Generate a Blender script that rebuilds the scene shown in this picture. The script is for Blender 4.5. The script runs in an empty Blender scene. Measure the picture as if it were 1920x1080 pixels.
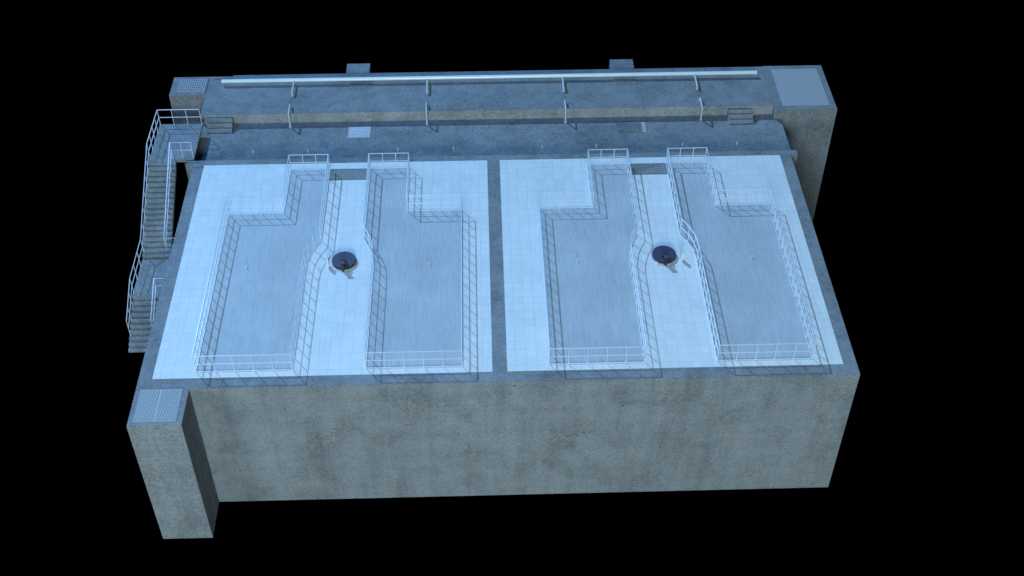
import bpy, bmesh, math, random
from mathutils import Vector, Matrix
random.seed(7)
S = 1.34                       # plan unit -> metres (handrail 0.82 units = 1.1 m)
sc = bpy.context.scene
C = sc.collection
H = 6.636                      # depth of the concrete walls
ZC = -0.52                     # sunken walkway level

# ------------------------------------------------------------------ materials
def nmat(name):
    m = bpy.data.materials.new(name); m.use_nodes = True
    nt = m.node_tree; b = nt.nodes['Principled BSDF']
    return m, nt, b
def N(nt, t, **k):
    n = nt.nodes.new(t)
    for a, v in k.items(): setattr(n, a, v)
    return n
def noise(nt, vec, scale, detail=4, rough=.6, dist=0):
    n = N(nt, 'ShaderNodeTexNoise'); n.inputs['Scale'].default_value = scale
    n.inputs['Detail'].default_value = detail; n.inputs['Roughness'].default_value = rough
    n.inputs['Distortion'].default_value = dist
    nt.links.new(vec, n.inputs['Vector']); return n.outputs['Fac']
def ramp(nt, fac, stops):
    r = N(nt, 'ShaderNodeValToRGB'); nt.links.new(fac, r.inputs['Fac'])
    e = r.color_ramp.elements
    while len(e) < len(stops): e.new(.5)
    for i, (p, c) in enumerate(stops):
        e[i].position = p
        e[i].color = (c, c, c, 1) if isinstance(c, (int, float)) else (*c, 1)
    return r.outputs['Color']
def mul(nt, a, b, f=1.0, mode='MULTIPLY'):
    m = N(nt, 'ShaderNodeMix', data_type='RGBA', blend_type=mode)
    m.inputs[0].default_value = f
    nt.links.new(a, m.inputs[6]); nt.links.new(b, m.inputs[7]); return m.outputs[2]
def pos(nt, scale=(1, 1, 1)):
    g = N(nt, 'ShaderNodeNewGeometry'); mp = N(nt, 'ShaderNodeMapping')
    mp.inputs['Scale'].default_value = scale
    nt.links.new(g.outputs['Position'], mp.inputs['Vector']); return mp.outputs['Vector']

def concrete(name, base, warm=(1, 1, 1), contrast=1.0):
    m, nt, b = nmat(name)
    p = pos(nt); ps = pos(nt, (1, 1, .35))
    lo = lambda v: 1 - (1 - v) * contrast
    big = ramp(nt, noise(nt, ps, .33, 5, .62, .3), [(.28, lo(.88)), (.5, lo(.98)), (.72, 1.05)])
    mid = ramp(nt, noise(nt, p, 1.5, 6, .7, .4), [(.3, lo(.86)), (.5, 1.0), (.7, 1.06)])
    grn = ramp(nt, noise(nt, p, 6.5, 6, .8), [(.3, lo(.62)), (.52, 1.0), (.72, 1.18)])
    fin = ramp(nt, noise(nt, p, 17, 4, .85), [(.28, lo(.52)), (.5, 1.0), (.75, 1.32)])
    band = ramp(nt, noise(nt, pos(nt, (.10, .10, 1.3)), 1.0, 4, .6), [(.35, .90), (.6, 1.0)])
    gr2 = ramp(nt, noise(nt, pos(nt, (1, 1, .5)), 30, 3, .8), [(.3, lo(.56)), (.5, 1.0), (.72, 1.36)])
    # darker worn patches with blotchy edges
    pm = ramp(nt, noise(nt, p, .42, 3, .5, .1), [(.48, 0.0), (.64, .8)])
    pd = ramp(nt, noise(nt, p, 4.5, 7, .8, .6), [(.39, lo(.57)), (.61, 1.0)])
    vor = N(nt, 'ShaderNodeTexVoronoi'); vor.inputs['Scale'].default_value = .9
    nt.links.new(p, vor.inputs['Vector'])
    hole = ramp(nt, vor.outputs['Distance'], [(.035, .25), (.055, 1.0)])
    col = N(nt, 'ShaderNodeRGB'); col.outputs[0].default_value = (base*warm[0], base*warm[1], base*warm[2], 1)
    vs = ramp(nt, noise(nt, pos(nt, (1.1, 1.1, .12)), 1.0, 5, .65, .2), [(.36, lo(.84)), (.56, 1.0)])
    c = mul(nt, col.outputs[0], vs); c = mul(nt, c, big); c = mul(nt, c, mid); c = mul(nt, c, grn); c = mul(nt, c, fin); c = mul(nt, c, gr2); c = mul(nt, c, band)
    mx = N(nt, 'ShaderNodeMix', data_type='RGBA', blend_type='MULTIPLY')
    nt.links.new(pm, mx.inputs[0]); nt.links.new(c, mx.inputs[6]); nt.links.new(pd, mx.inputs[7])
    c = mul(nt, mx.outputs[2], hole, .9)
    # faint rusty / bluish tint drift
    tint = ramp(nt, noise(nt, p, .8, 3, .6), [(.35, (1.02, 1.0, .98)), (.65, (.97, 1.0, 1.03))])
    c = mul(nt, c, tint)
    nt.links.new(c, b.inputs['Base Color'])
    b.inputs['Roughness'].default_value = .9; b.inputs['Specular IOR Level'].default_value = .25
    bp = N(nt, 'ShaderNodeBump'); bp.inputs['Strength'].default_value = .35; bp.inputs['Distance'].default_value = .02
    nt.links.new(noise(nt, p, 14, 5, .7), bp.inputs['Height']); nt.links.new(bp.outputs[0], b.inputs['Normal'])
    return m

def tiles():
    m, nt, b = nmat('pale_tiles')
    p = pos(nt)
    br = N(nt, 'ShaderNodeTexBrick'); br.offset = 0; br.squash = 1
    for k, v in (('Scale', 1), ('Brick Width', .535), ('Row Height', .535), ('Mortar Size', .009), ('Mortar Smooth', .4), ('Bias', 0)):
        br.inputs[k].default_value = v
    br.inputs['Color1'].default_value = (.83, .835, .84, 1); br.inputs['Color2'].default_value = (.885, .885, .885, 1)
    br.inputs['Mortar'].default_value = (.60, .63, .67, 1)
    nt.links.new(p, br.inputs['Vector'])
    d = ramp(nt, noise(nt, p, .55, 5, .6, .3), [(.3, .93), (.6, 1.0)])
    f = ramp(nt, noise(nt, p, 6, 5, .7), [(.3, .955), (.6, 1.0)])
    g = ramp(nt, noise(nt, p, 40, 2, .7), [(.3, .95), (.6, 1.0)])
    st = ramp(nt, noise(nt, pos(nt, (4.5, .5, 1)), 1.3, 4, .6), [(.3, .94), (.6, 1.0)])
    c = mul(nt, br.outputs['Color'], d); c = mul(nt, c, f); c = mul(nt, c, g); c = mul(nt, c, st)
    nt.links.new(c, b.inputs['Base Color']); b.inputs['Roughness'].default_value = .6
    b.inputs['Specular IOR Level'].default_value = .3
    return m

def ribbed():
    m, nt, b = nmat('ribbed_floor')
    p = pos(nt)
    w = N(nt, 'ShaderNodeTexWave'); w.bands_direction = 'X'; w.inputs['Scale'].default_value = 3.6
    w.inputs['Distortion'].default_value = .6; w.inputs['Detail'].default_value = 2
    nt.links.new(p, w.inputs['Vector'])
    rib = ramp(nt, w.outputs['Fac'], [(0, .90), (.5, 1.0)])
    st = ramp(nt, noise(nt, pos(nt, (11, .5, 1)), 1.0, 6, .7), [(.3, .84), (.55, 1.0), (.75, 1.08)])
    st2 = ramp(nt, noise(nt, pos(nt, (30, 1.8, 1)), 1.0, 4, .7), [(.3, .87), (.6, 1.03)])
    big = ramp(nt, noise(nt, p, .4, 4, .6), [(.3, .90), (.65, 1.04)])
    gr = ramp(nt, noise(nt, p, 26, 3, .7), [(.3, .90), (.6, 1.02)])
    col = N(nt, 'ShaderNodeRGB'); col.outputs[0].default_value = (.575, .60, .635, 1)
    c = col.outputs[0]
    for q in (rib, st, st2, big, gr): c = mul(nt, c, q)
    nt.links.new(c, b.inputs['Base Color']); b.inputs['Roughness'].default_value = .55
    b.inputs['Specular IOR Level'].default_value = .3
    return m

def plain(name, col, rough=.5, metal=0, var=.12, scale=8, spec=None):
    m, nt, b = nmat(name); p = pos(nt)
    d = ramp(nt, noise(nt, p, scale, 5, .65), [(.3, 1 - var), (.65, 1.0)])
    c = N(nt, 'ShaderNodeRGB'); c.outputs[0].default_value = (*col, 1)
    nt.links.new(mul(nt, c.outputs[0], d), b.inputs['Base Color'])
    b.inputs['Roughness'].default_value = rough; b.inputs['Metallic'].default_value = metal
    if spec is not None: b.inputs['Specular IOR Level'].default_value = spec
    return m

M = dict(
    conc=concrete('weathered_concrete', .328, (.96, .99, 1.04)),
    conc_lit=concrete('front_lit_concrete', .40, (.98, .99, 1.0)),  # lighter copy of the concrete, light from the front put into its colour
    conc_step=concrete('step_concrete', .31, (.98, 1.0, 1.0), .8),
    tiles=tiles(), rib=ribbed(),
    white=plain('polished_rail_steel', (.72, .76, .84), .38, .0, .05, 8, 1.0),
    pipe=plain('pale_painted_pipe', (.90, .94, .93), .25, 0, .06, 3, 1.0),
    branch=plain('galvanised_branch', (.62, .65, .68), .38, 0, .12, 6),
    grate=plain('galvanised_grating', (.50, .52, .55), .5, 0, .15),
    paleg=plain('pale_grating', (.46, .48, .50), .5, 0, .1),
    grate2=plain('grating_shade', (.38, .40, .43), .6, 0, .1),
    plate=plain('speckled_plate', (.43, .43, .45), .65, 0, .16, 22),
    dgrate=plain('dark_mesh', (.25, .26, .27), .6, 0, .2),
    dbar=plain('dim_bar', (.26, .27, .29), .6, 0, .2),
    recess_shade=plain('painted_recess_shade', (.055, .052, .045), .9, 0, .3),  # near-black colour, paints the shade of the void under gratings and in the slot
    navy=plain('dark_navy_metal', (.075, .072, .13), .45, 0, .25, 5),
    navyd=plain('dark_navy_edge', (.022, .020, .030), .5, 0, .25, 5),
    cream=plain('cream_painted', (.70, .71, .68), .5, 0, .08),
    collar=plain('worn_collar', (.52, .53, .56), .8, 0, .25, 6),
)

# ------------------------------------------------------------------ geometry helpers (plan units)
def prism(bm, poly, z0, z1):
    a = [bm.verts.new((x, y, z0)) for x, y in poly]; b = [bm.verts.new((x, y, z1)) for x, y in poly]
    n = len(poly)
    bm.faces.new(b); bm.faces.new(a[::-1])
    for i in range(n): bm.faces.new((a[i], a[(i+1) % n], b[(i+1) % n], b[i]))
def box(bm, x0, x1, y0, y1, z0, z1): prism(bm, [(x0, y0), (x1, y0), (x1, y1), (x0, y1)], z0, z1)
def tube(bm, pts, r, n=10):
    pts = [Vector(p) for p in pts]; rings = []
    for i, p in enumerate(pts):
        d = (pts[min(i+1, len(pts)-1)] - pts[max(i-1, 0)]).normalized()
        if 0 < i < len(pts)-1:
            d1 = (pts[i]-pts[i-1]).normalized(); k = 1/max(.5, d.dot(d1))
        else: k = 1
        up = Vector((0, 0, 1)) if abs(d.z) < .95 else Vector((0, 1, 0))
        u = d.cross(up).normalized(); v = u.cross(d).normalized()
        # widen only across the bend
        rings.append([bm.verts.new(p + (u*math.cos(t)*(k if abs(d.z) < .7 else 1) + v*math.sin(t))*r) for t in [2*math.pi*j/n for j in range(n)]])
    for a, b in zip(rings, rings[1:]):
        for j in range(n): bm.faces.new((a[j], a[(j+1) % n], b[(j+1) % n], b[j]))
    bm.faces.new(rings[0][::-1]); bm.faces.new(rings[-1])
def disc(bm, cx, cy, r, z0, z1, n=56): prism(bm, [(cx+r*math.cos(2*math.pi*i/n), cy+r*math.sin(2*math.pi*i/n)) for i in range(n)], z0, z1)

def obj(name, bm, mat, parent=None, origin=(0, 0, 0), bevel=0, smooth=False):
    o3 = Vector(origin)
    if bevel:
        bmesh.ops.remove_doubles(bm, verts=bm.verts, dist=1e-6)
        bmesh.ops.bevel(bm, geom=[e for e in bm.edges if len(e.link_faces) == 2 and e.calc_face_angle() > .5], offset=bevel, segments=2, affect='EDGES', clamp_overlap=True)
    bmesh.ops.recalc_face_normals(bm, faces=bm.faces)
    for v in bm.verts: v.co = (v.co - o3) * S
    me = bpy.data.meshes.new(name); bm.to_mesh(me); bm.free()
    me.materials.append(mat)
    if smooth:
        for f in me.polygons: f.use_smooth = True
        try: me.set_sharp_from_angle(angle=math.radians(40))
        except Exception: pass
    o = bpy.data.objects.new(name, me); C.objects.link(o)
    if parent: o.parent = parent
    else: o.location = o3 * S
    return o
def tag(o, label, cat, group=None):
    o['label'] = label; o['category'] = cat
    if group: o['group'] = group
    return o
def thing(name, origin, label, cat, group=None):
    o = bpy.data.objects.new(name, None); C.objects.link(o); o.location = Vector(origin)*S
    o.empty_display_size = .2
    return tag(o, label, cat, group)
def part(name, mat, parent, origin, fn, **k):
    bm = bmesh.new(); fn(bm); return obj(name, bm, mat, parent, origin, **k)

# ------------------------------------------------------------------ main tank
O = (13, 6.5, -H)
t = thing('filter_tank', O, 'large rectangular concrete tank holding two pale tiled decks side by side', 'tank')
part('wall', M['conc'], t, O, lambda b: prism(b, [(0, 0), (26, 0), (26, 13.0), (26.3, 13.0), (26.3, 13.33), (-.32, 13.33), (-.32, 13.0), (0, 13.0)], -H, 0), bevel=.012)
for dx, lab in ((0, 'left pale tiled deck'), (12.77, 'right pale tiled deck')):
    w = 12.73 if dx == 0 else 25.5 - 12.77 + .0
    o = part('tiled_deck', M['tiles'], t, O, lambda b: box(b, .5+dx, w+dx, .515, 12.97, -.05, .006))
MID = 6.835
def arc(side):       # inner edge bulging round the hatch (left basin), from the corner to the tangent point
    cx, cy, r = 8.53, 6.2, 3.02
    a0 = math.atan2(7.85-cy, 5.99-cx); a1 = math.pi
    return [(cx+r*math.cos(a0+(a1-a0)*i/8), cy+r*math.sin(a0+(a1-a0)*i/8)) for i in range(9)]
A = arc(0)
basin = [(2.03, .80), (2.03, 9.61), (4.29, 9.61), (4.29, 12.51), (5.97, 12.51), (5.97, 7.85)] + A[1:] + [(5.51, .80)]
def mirror(pts): return [(2*MID-x, y) for x, y in pts]
units = [(basin, 0, 'left'), (mirror(basin), 0, 'right'), (basin, 12.77, 'left'), (mirror(basin), 12.77, 'right')]
names4 = ['leftmost basin, left of the left hatch', 'basin between the left hatch and the central divider',
          'basin just right of the central divider', 'rightmost basin, right of the right hatch']
for (pl, dx, sd), nm in zip(units, names4):
    poly = [(x+dx, y) for x, y in pl]
    o = part('ribbed_floor', M['rib'], t, O, lambda b: prism(b, poly, -.04, .014))

# ------------------------------------------------------------------ railings
RH, MH = .82, .41
def railing(name, origin, label, cat, group, segs, toe=True, r=.0175, loop=False, extra_rails=()):
    """segs: list of (list of 3d ground points, number of spans)"""
    t = thing(name, origin, label, cat, group)
    path = []
    posts = []
    for pts, n in segs:
        pts = [Vector(p) for p in pts]
        for p in pts:
            if not path or (path[-1]-p).length > 1e-4: path.append(p)
        L = [0]
        for a, b_ in zip(pts, pts[1:]): L.append(L[-1]+(b_-a).length)
        for i in range(n+1):
            d = L[-1]*i/n
            for k in range(len(pts)-1):
                if d <= L[k+1]+1e-6:
                    q = pts[k].lerp(pts[k+1], (d-L[k])/(L[k+1]-L[k])); break
            if not any((q-w).length < .02 for w in posts): posts.append(q)
    rails = [('top_rail', RH, r), ('middle_rail', MH, r*.88)] + ([('bottom_rail', .03, r*.62)] if toe else [])
    for nm, h, rr in rails:
        part(nm, M['white'], t, origin, lambda b: tube(b, [(p.x, p.y, p.z+h) for p in path], rr, 8), smooth=True)
    first = None
    for q in posts:
        if first is None:
            bm = bmesh.new(); tube(bm, [(0, 0, 0), (0, 0, RH)], r*.84, 8)
            box(bm, -.022, .022, -.022, .022, 0, .008)
            first = obj('post', bm, M['white'], t, (0, 0, 0))
            o = first
        else:
            o = first.copy(); C.objects.link(o); o.parent = t
        o.location = (q - Vector(origin))*S
    return t
labs = ['white steel railing around the leftmost basin, stepped at its back left',
        'white steel railing around the basin between left hatch and dark central divider',
        'white steel railing around the basin just right of the dark central divider',
        'white steel railing around the rightmost basin, beside the tank right edge']
for i, (pl, dx, sd) in enumerate(units):
    f = (lambda x: x+dx) if sd == 'left' else (lambda x: 2*MID-x+dx)
    P = lambda pts: [(f(x), y, .012) for x, y in pts]
    segs = [(P([(5.51, .80), (2.03, .80)]), 5), (P([(2.03, .80), (2.03, 9.61)]), 16), (P([(2.03, 9.61), (4.29, 9.61)]), 5),
            (P([(4.29, 9.61), (4.29, 12.51)]), 4), (P([(4.29, 12.51), (5.97, 12.51)]), 3), (P([(5.97, 12.51), (5.97, 7.85)]), 7),
            (P([(5.97, 7.85)] + A[1:]), 3), (P([A[-1], (5.51, .80)]), 9)]
    railing('basin_railing', (f(3.77), .8, .012), labs[i], 'railing', 'railings around the four basins', segs)

# ------------------------------------------------------------------ small gauges standing in basins
glab = ['tiny pale gauge pin standing in the leftmost basin', 'tiny pale gauge pin in the basin right of the left hatch',
        'tiny pale gauge pin in the basin right of the central divider', 'tiny pale gauge pin standing in the rightmost basin']
for (gx, gy), lb in zip([(3.15, 6.35), (10.35, 6.35), (16.2, 6.35), (23.15, 6.35)], glab):
    bm = bmesh.new(); tube(bm, [(gx, gy, .014), (gx, gy, .13)], .018, 10); disc(bm, gx, gy, .04, .014, .03, 14); disc(bm, gx, gy, .028, .13, .15, 14)
    tag(obj('gauge_pin', bm, M['branch'], None, (gx, gy, .014)), lb, 'gauge', 'gauge pins in the basins')

# ------------------------------------------------------------------ hatches
def hatch(cx, cy, lab, rot):
    o = (cx, cy, .006)
    t = thing('round_hatch', o, lab, 'hatch', 'round hatches on the tiled walkways')
    part('collar', M['collar'], t, o, lambda b: disc(b, cx, cy, .515, .0, .035), bevel=.008)
    part('cover', M['navyd'], t, o, lambda b: disc(b, cx, cy, .465, .035, .125))
    part('lid', M['navy'], t, o, lambda b: disc(b, cx, cy, .475, .125, .165), bevel=.012)
    def yoke(b):
        for s in (-1, 1):
            tube(b, [(cx+s*.12, cy-.20, .165), (cx+s*.12, cy-.30, .36), (cx+s*.03, cy-.42, .42)], .028, 8)
        tube(b, [(cx-.13, cy-.27, .33), (cx+.13, cy-.27, .33)], .03, 8)
        box(b, cx-.075, cx+.075, cy-.46, cy-.27, .165, .31)
        box(b, cx-.05, cx+.05, cy-.56, cy-.44, .02, .40)
    bk = part('hinge_bracket', M['navyd'], t, o, yoke)
    part('hand_wheel', M['navy'], bk, o, lambda b: (tube(b, [(cx-.09, cy-.50, .46), (cx+.09, cy-.50, .46)], .065, 12), disc(b, cx, cy-.50, .035, .38, .50, 12)))
    part('catch', M['cream'], t, o, lambda b: box(b, cx-.35, cx-.31, cy-.45, cy-.41, .035, .11))
hatch(6.97, 6.56, 'dark navy round hatch with hinge bracket on the left tiled walkway', 0)
hatch(19.66, 6.54, 'dark navy round hatch with hinge bracket on the right tiled walkway', 0)
def post_box(cx, cy, lab):
    bm = bmesh.new(); box(bm, cx-.045, cx+.045, cy-.09, cy+.09, .10, .44)
    box(bm, cx-.02, cx+.02, cy-.04, cy+.04, .006, .12); box(bm, cx-.06, cx+.06, cy-.08, cy+.08, .006, .02)
    tag(obj('control_box', bm, M['cream'], None, (cx, cy, .006), bevel=.006), lab, 'control box', 'small cream control boxes')
post_box(6.37, 6.30, 'small cream control box touching the left side of the left hatch')
post_box(20.33, 6.28, 'small cream control box standing apart, right of the right hatch')

# ------------------------------------------------------------------ gratings
def grating(name, x0, x1, y0, y1, z, nx, ny, lab, frame, bars, back, cat='grating', group=None, wx=.35, wy=.3, divider=False):
    o = ((x0+x1)/2, (y0+y1)/2, z)
    t = thing(name, o, lab, cat, group)
    part('backing', back, t, o, lambda b: box(b, x0, x1, y0, y1, z-.03, z+.006))
    def fr(b):
        w = .03
        box(b, x0-w, x0, y0-w, y1+w, z-.03, z+.022); box(b, x1, x1+w, y0-w, y1+w, z-.03, z+.022)
        box(b, x0, x1, y0-w, y0, z-.03, z+.022); box(b, x0, x1, y1, y1+w, z-.03, z+.022)
    part('frame', frame, t, o, fr)
    def bb(b):
        if nx:
            px = (x1-x0)/nx
            for i in range(nx): box(b, x0+px*(i+.5-wx/2), x0+px*(i+.5+wx/2), y0, y1, z+.008, z+.026)
        if ny:
            py = (y1-y0)/ny
            for i in range(ny): box(b, x0, x1, y0+py*(i+.5-wy/2), y0+py*(i+.5+wy/2), z+.010, z+.021)
        if divider: box(b, (x0+x1)/2-.01, (x0+x1)/2+.01, y0, y1, z+.01, z+.030)
    part('bars', bars, t, o, bb)
gg = 'dark mesh gratings at the walkway ends'
grating('floor_grating', 6.03, 7.64, 11.80, 12.50, .0, 13, 5, 'dark mesh grating at the back end of the left tiled walkway', M['dbar'], M['dgrate'], M['recess_shade'], group=gg, wx=.5, wy=.5)
grating('floor_grating', 6.03+12.8, 7.64+12.8, 11.80, 12.50, .0, 13, 5, 'dark mesh grating at the back end of the right tiled walkway', M['dbar'], M['dgrate'], M['recess_shade'], group=gg, wx=.5, wy=.5)
grating('walkway_grating', 6.5, 7.46, 15.5, 16.26, ZC, 10, 7, 'pale galvanised grating in the sunken walkway, left half', M['paleg'], M['white'], M['paleg'], wx=.3, wy=.3)
grating('walkway_grating', 18.8, 19.78, 15.54, 16.28, ZC, 13, 5, 'grey barred grating with pale strip in the sunken walkway, right half', M['conc'], M['conc'], M['recess_shade'], wx=.66, wy=.3)
bm = bmesh.new(); box(bm, 19.815, 19.99, 15.54, 16.28, ZC-.01, ZC+.02)
o = obj('cover_strip', bm, M['paleg'], None, (19.9, 15.9, ZC)); tag(o, 'pale metal cover strip beside the right walkway grating', 'cover')
grating('terrace_grating', 6.42, 7.40, 18.6, 19.3, 0, 12, 4, 'faint barred grating under the pipe on the upper terrace, left half', M['conc'], M['conc'], M['recess_shade'], wx=.7, wy=.3)
grating('terrace_grating', 18.82, 19.84, 18.6, 19.3, 0, 12, 4, 'faint barred grating under the pipe on the upper terrace, right half', M['conc'], M['conc'], M['recess_shade'], wx=.7, wy=.3)

# ------------------------------------------------------------------ front tower
O = (.95, -.85, -H)
t = thing('inlet_tower', O, 'square concrete tower at the front left corner with grating on top', 'tower')
part('wall', M['conc'], t, O, lambda b: box(b, .0, 1.9, -1.695, -.003, -H, -.0), bevel=.012)
grating('tower_grating', .22, 1.66, -1.47, -.03, .0, 26, 0, 'fine barred metal grating on top of the front left tower', M['plate'], M['paleg'], M['grate2'], wx=.5, wy=.15, divider=True)

# ------------------------------------------------------------------ sunken walkway, terrace, corner blocks
bm = bmesh.new(); box(bm, -.30, 26.27, 13.333, 16.725, -H, ZC)
o = obj('sunken_walkway', bm, M['conc'], None, (13, 15, ZC), bevel=.01)
tag(o, 'long grey concrete walkway sunk between the tiled tank and upper terrace', 'walkway')
O = (13, 18.3, -H)
t = thing('upper_terrace', O, 'long raised concrete terrace behind the sunken walkway carrying the pipe', 'terrace')
part('slab', M['conc'], t, O, lambda b: prism(b, [(-.237, 16.73), (25.925, 16.73), (25.925, 19.89), (.85, 19.89), (.85, 19.80), (-.237, 19.80)], -H, 0), bevel=.012)
part('lit_front_face', M['conc_lit'], t, O, lambda b: box(b, -.235, 25.92, 16.722, 16.727, ZC+.003, -.012))  # thin lighter facing on the slab, front light painted into its tone
part('back_ledge', M['conc'], t, O, lambda b: box(b, 6.15, 7.25, 19.893, 20.71, -.9, -.0), bevel=.01)
part('back_ledge', M['conc'], t, O, lambda b: box(b, 18.73, 19.84, 19.893, 20.71, -.9, -.0), bevel=.01)
part('painted_slot_shade', M['recess_shade'], t, O, lambda b: box(b, -.02, .87, 19.55, 19.60, -.02, .004))  # thin dark bar, shade of a recess painted on with no opening cut
O = (27.35, 18.1, -H)
t = thing('corner_tower', O, 'tall concrete tower at the back right corner with speckled cover plate', 'tower')
part('wall', M['conc'], t, O, lambda b: box(b, 25.93, 28.78, 16.34, 19.93, -H-1.2, 0), bevel=.012)
part('cover_plate', M['plate'], t, O, lambda b: box(b, 26.33, 28.49, 16.64, 19.63, -.02, .02))
O = (-1.08, 19.05, -H)
t = thing('corner_block', O, 'concrete block at the back left corner with pale grid grating', 'tower')
part('wall', M['conc'], t, O, lambda b: box(b, -1.92, -.24, 18.3, 19.797, -H, 0), bevel=.012)
grating('block_grating', -1.64, -.30, 18.48, 19.60, .0, 13, 8, 'pale grid grating on top of the back left block', M['conc'], M['grate2'], M['conc'], wx=.4, wy=.3)

# ------------------------------------------------------------------ short steps
def steps(x0, x1, lab):
    o = ((x0+x1)/2, 16.4, ZC)
    bm = bmesh.new()
    prof = [(16.05, ZC), (16.05, -.39), (16.275, -.39), (16.275, -.26), (16.50, -.26), (16.50, -.13), (16.727, -.13), (16.727, ZC)]
    a = [bm.verts.new((x0, y, z)) for y, z in prof]; b = [bm.verts.new((x1, y, z)) for y, z in prof]
    n = len(prof); bm.faces.new(a); bm.faces.new(b[::-1])
    for i in range(n): bm.faces.new((a[i], a[(i+1) % n], b[(i+1) % n], b[i]))
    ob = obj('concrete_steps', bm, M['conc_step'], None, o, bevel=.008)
    tag(ob, lab, 'steps', 'short steps from walkway to terrace')
steps(.07, 1.22, 'short concrete steps up to the terrace beside the stair platform')
steps(23.82, 24.93, 'short concrete steps up to the terrace near the back right tower')

# ------------------------------------------------------------------ outside staircase
ZL = -2.2; RI = .1222; TR = .2176
XL, XR = -1.95, -.76
O = (-1.3, 9, -3.4)
t = thing('outer_staircase', O, 'concrete staircase in two flights climbing the left side of the tank', 'staircase')
part('platform', M['conc'], t, O, lambda b: prism(b, [(XL, 13.2), (XR, 13.2), (XR, 13.40), (-.02, 13.40), (-.02, 16.06), (XL, 16.06)], -.13, .0), bevel=.006)
part('landing', M['conc'], t, O, lambda b: box(b, XL, -.005, 7.1, 9.5, ZL-.16, ZL), bevel=.006)
def flight(y0, z0, n):
    prof = [(y0+.0, z0-.0)]
    y, z = y0-.002, z0
    top = []
    for i in range(n):
        top.append((y, z)); z -= RI; top.append((y+.018, z+.0)) # recessed riser foot (nosing)
        y -= TR
        if i < n-1: top.append((y, z))
    yb = top[-1][0]; zb = top[-1][1]
    low = [(yb, zb-.0), (yb+.20, zb-.02), (y0-.002, z0-.26)]
    return top + low[1:]
def mkflight(b, y0, z0, n):
    prof = flight(y0, z0, n)
    # drop consecutive duplicates
    pr = [prof[0]]
    for q in prof[1:]:
        if abs(q[0]-pr[-1][0])+abs(q[1]-pr[-1][1]) > 1e-5: pr.append(q)
    a = [b.verts.new((XL, y, z)) for y, z in pr]; c = [b.verts.new((XR, y, z)) for y, z in pr]
    m = len(pr); b.faces.new(a); b.faces.new(c[::-1])
    for i in range(m): b.faces.new((a[i], a[(i+1) % m], c[(i+1) % m], c[i]))
part('flight', M['conc_step'], t, O, lambda b: mkflight(b, 13.2, 0, 18))
part('flight', M['conc_step'], t, O, lambda b: mkflight(b, 7.1, ZL, 10))
xo, xi = -1.90, -.93
o0 = (xo, 13, 0)
railing('stair_railing', o0, 'long white outer railing following the platform and both stair flights', 'railing', 'white stair railings',
        [([(-.05, 16.0, 0), (xo, 16.0, 0)], 3), ([(xo, 16.0, 0), (xo, 13.50, 0)], 4), ([(xo, 13.50, 0), (xo, 9.72, ZL+.06)], 6),
         ([(xo, 9.72, ZL+.06), (xo, 7.35, ZL+.03)], 3), ([(xo, 7.35, ZL+.03), (xo, 5.72, -3.02)], 3)], toe=False)
railing('stair_railing', (xi, 13, 0), 'white inner railing beside the upper stair flight and platform front edge', 'railing', 'white stair railings',
        [([(-.05, 13.55, 0), (xi, 13.55, 0)], 2), ([(xi, 13.55, 0), (xi, 9.75, ZL+.06)], 6), ([(xi, 9.75, ZL+.06), (-.03, 9.75, ZL+.06)], 2)], toe=False)
railing('stair_railing', (xi, 7, ZL), 'short white inner railing beside the lower stair flight', 'railing', 'white stair railings',
        [([(-.03, 7.33, ZL+.0), (xi, 7.33, ZL+.0)], 2), ([(xi, 7.33, ZL+.0), (xi, 5.72, -3.02)], 3)], toe=False)

# ------------------------------------------------------------------ pipes
O = (13, 19.08, .2)
t = thing('long_pipe', O, 'long pale horizontal pipe running along the upper terrace', 'pipe')
part('main_pipe', M['pipe'], t, O, lambda b: tube(b, [(.45, 19.08, .215), (25.52, 19.08, .215)], .085, 20), smooth=True)
for x in (.46, 25.5):
    part('end_flange', M['pipe'], t, O, lambda b: tube(b, [(x-.02, 19.08, .215), (x+.02, 19.08, .215)], .092, 20), smooth=True)
BX = (3.81, 10.03, 16.36, 22.58)
def bend(pts, r=.12, n=5):
    out = [Vector(pts[0])]
    for a, b, c in zip(pts, pts[1:], pts[2:]):
        a, b, c = Vector(a), Vector(b), Vector(c)
        p = b+(a-b).normalized()*r; q = b+(c-b).normalized()*r
        for i in range(n+1):
            s = i/n; out.append(p*(1-s)**2+b*2*s*(1-s)+q*s*s)
    out.append(Vector(pts[-1])); return out
for x in BX:
    part('branch_pipe', M['branch'], t, O, lambda b: tube(b, bend([(x, 19.04, .20), (x, 18.07, .20), (x, 18.07, -.03)], .07), .042, 12), smooth=True)
plab = ['bent outlet pipe over the terrace edge, leftmost of four', 'bent outlet pipe over the terrace edge, second from left',
        'bent outlet pipe over the terrace edge, third from left', 'bent outlet pipe over the terrace edge, nearest the right steps']
for x, lb in zip(BX, plab):
    bm = bmesh.new(); tube(bm, bend([(x, 17.2, -.03), (x, 17.17, .19), (x, 16.40, .19), (x, 16.40, ZC)], .07), .040, 12)
    disc(bm, x, 16.40, .07, ZC, ZC+.03, 16)
    tag(obj('outlet_pipe', bm, M['branch'], None, (x, 16.40, ZC), smooth=True), lb, 'pipe', 'bent outlet pipes over the terrace edge')

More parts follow.
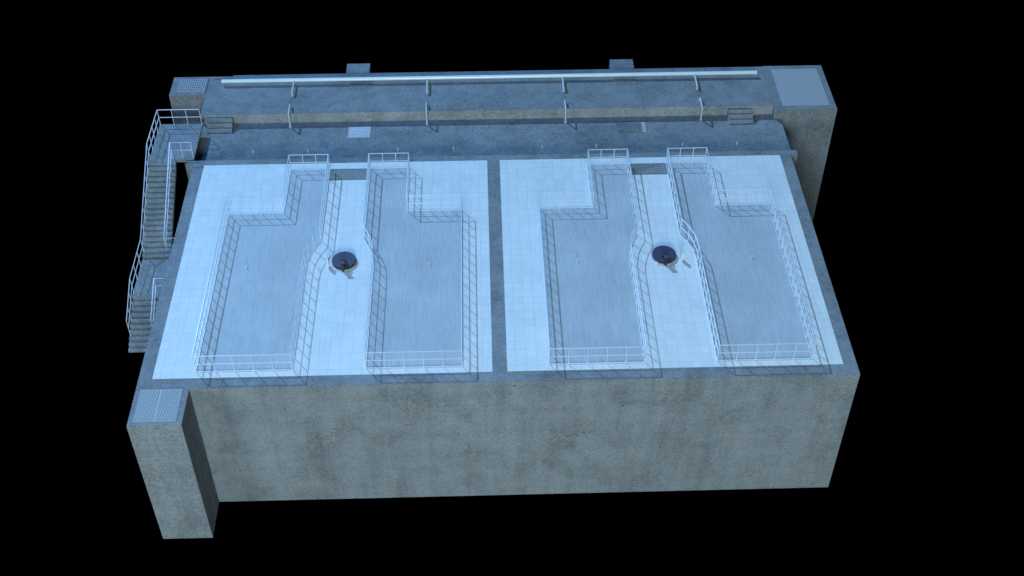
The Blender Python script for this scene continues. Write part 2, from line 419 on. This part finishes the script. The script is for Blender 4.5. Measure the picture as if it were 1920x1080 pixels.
# ------------------------------------------------------------------ rods along the walkway
rods = [2.55, 4.93, 8.84, 11.26, 15.15, 17.52, 21.30, 23.70]
rl = ['leftmost, nearest the stair platform', 'behind the leftmost basin', 'behind the second basin from left', 'first left of the central divider',
      'first right of the central divider', 'behind the third basin from left', 'behind the rightmost basin', 'rightmost, nearest the back right tower']
for x, l in zip(rods, rl):
    o = (x, 13.62, ZC)
    t = thing('valve_rod', o, 'thin white valve rod in the walkway, ' + l, 'rod', 'thin valve rods along the walkway')
    part('stem', M['dbar'], t, o, lambda b: (tube(b, [(x, 13.62, ZC), (x, 13.62, .12)], .011, 8), disc(b, x, 13.62, .05, ZC, ZC+.03, 12)))
    part('cap', M['white'], t, o, lambda b: tube(b, [(x, 13.62, .12), (x, 13.62, .28)], .016, 8))

# ------------------------------------------------------------------ lights
w = bpy.data.worlds.new('World'); sc.world = w; w.use_nodes = True
w.node_tree.nodes['Background'].inputs['Color'].default_value = (0, 0, 0, 1)
w.node_tree.nodes['Background'].inputs['Strength'].default_value = 0
def aim(o, d): o.rotation_euler = Vector(d).to_track_quat('-Z', 'Y').to_euler()
sl = bpy.data.lights.new('sun', 'SUN'); sl.energy = 2.62; sl.angle = math.radians(.5); sl.color = (.36, .67, 1.0)
so = bpy.data.objects.new('sun', sl); C.objects.link(so); aim(so, (.67, -.88, -1)); so.location = (-20, 50, 60)
def area(name, loc, target, size, irr, col):
    l = bpy.data.lights.new(name, 'AREA'); l.shape = 'DISK'; l.size = size; l.color = col
    d = Vector(target)-Vector(loc); l.energy = math.pi*d.length_squared*irr
    o = bpy.data.objects.new(name, l); C.objects.link(o); o.location = loc; aim(o, d); return o
area('overhead_sky_fill', (-26, 14, 62), (12, 9, 0), 42, 1.28, (.02, .31, 1.0))  # area fill lamp added in place of blue sky light from above
area('front_fill', (13, -95, 37), (17, 5, -2), 30, 2.36, (.66, .90, 1.0))  # unseen area lamp added as fill for the front faces
area('left_front_fill', (-75, -75, 24), (17, 8, -2), 24, .55, (.70, .90, 1.0))  # weak unseen fill lamp, added to brighten the shaded back left block

# ------------------------------------------------------------------ camera
cd = bpy.data.cameras.new('camera'); cam = bpy.data.objects.new('camera', cd); C.objects.link(cam)
cam.location = (12.51657*S, -30.00513*S, 33.09562*S)
cam.rotation_euler = (0.812085, -0.000271, -0.029827)
cd.lens = 43.6705
cd.sensor_width = 36; cd.clip_start = .5; cd.clip_end = 500
sc.camera = cam
sc.view_settings.view_transform = 'Standard'; sc.view_settings.look = 'None'
sc.view_settings.exposure = 0; sc.view_settings.gamma = 1
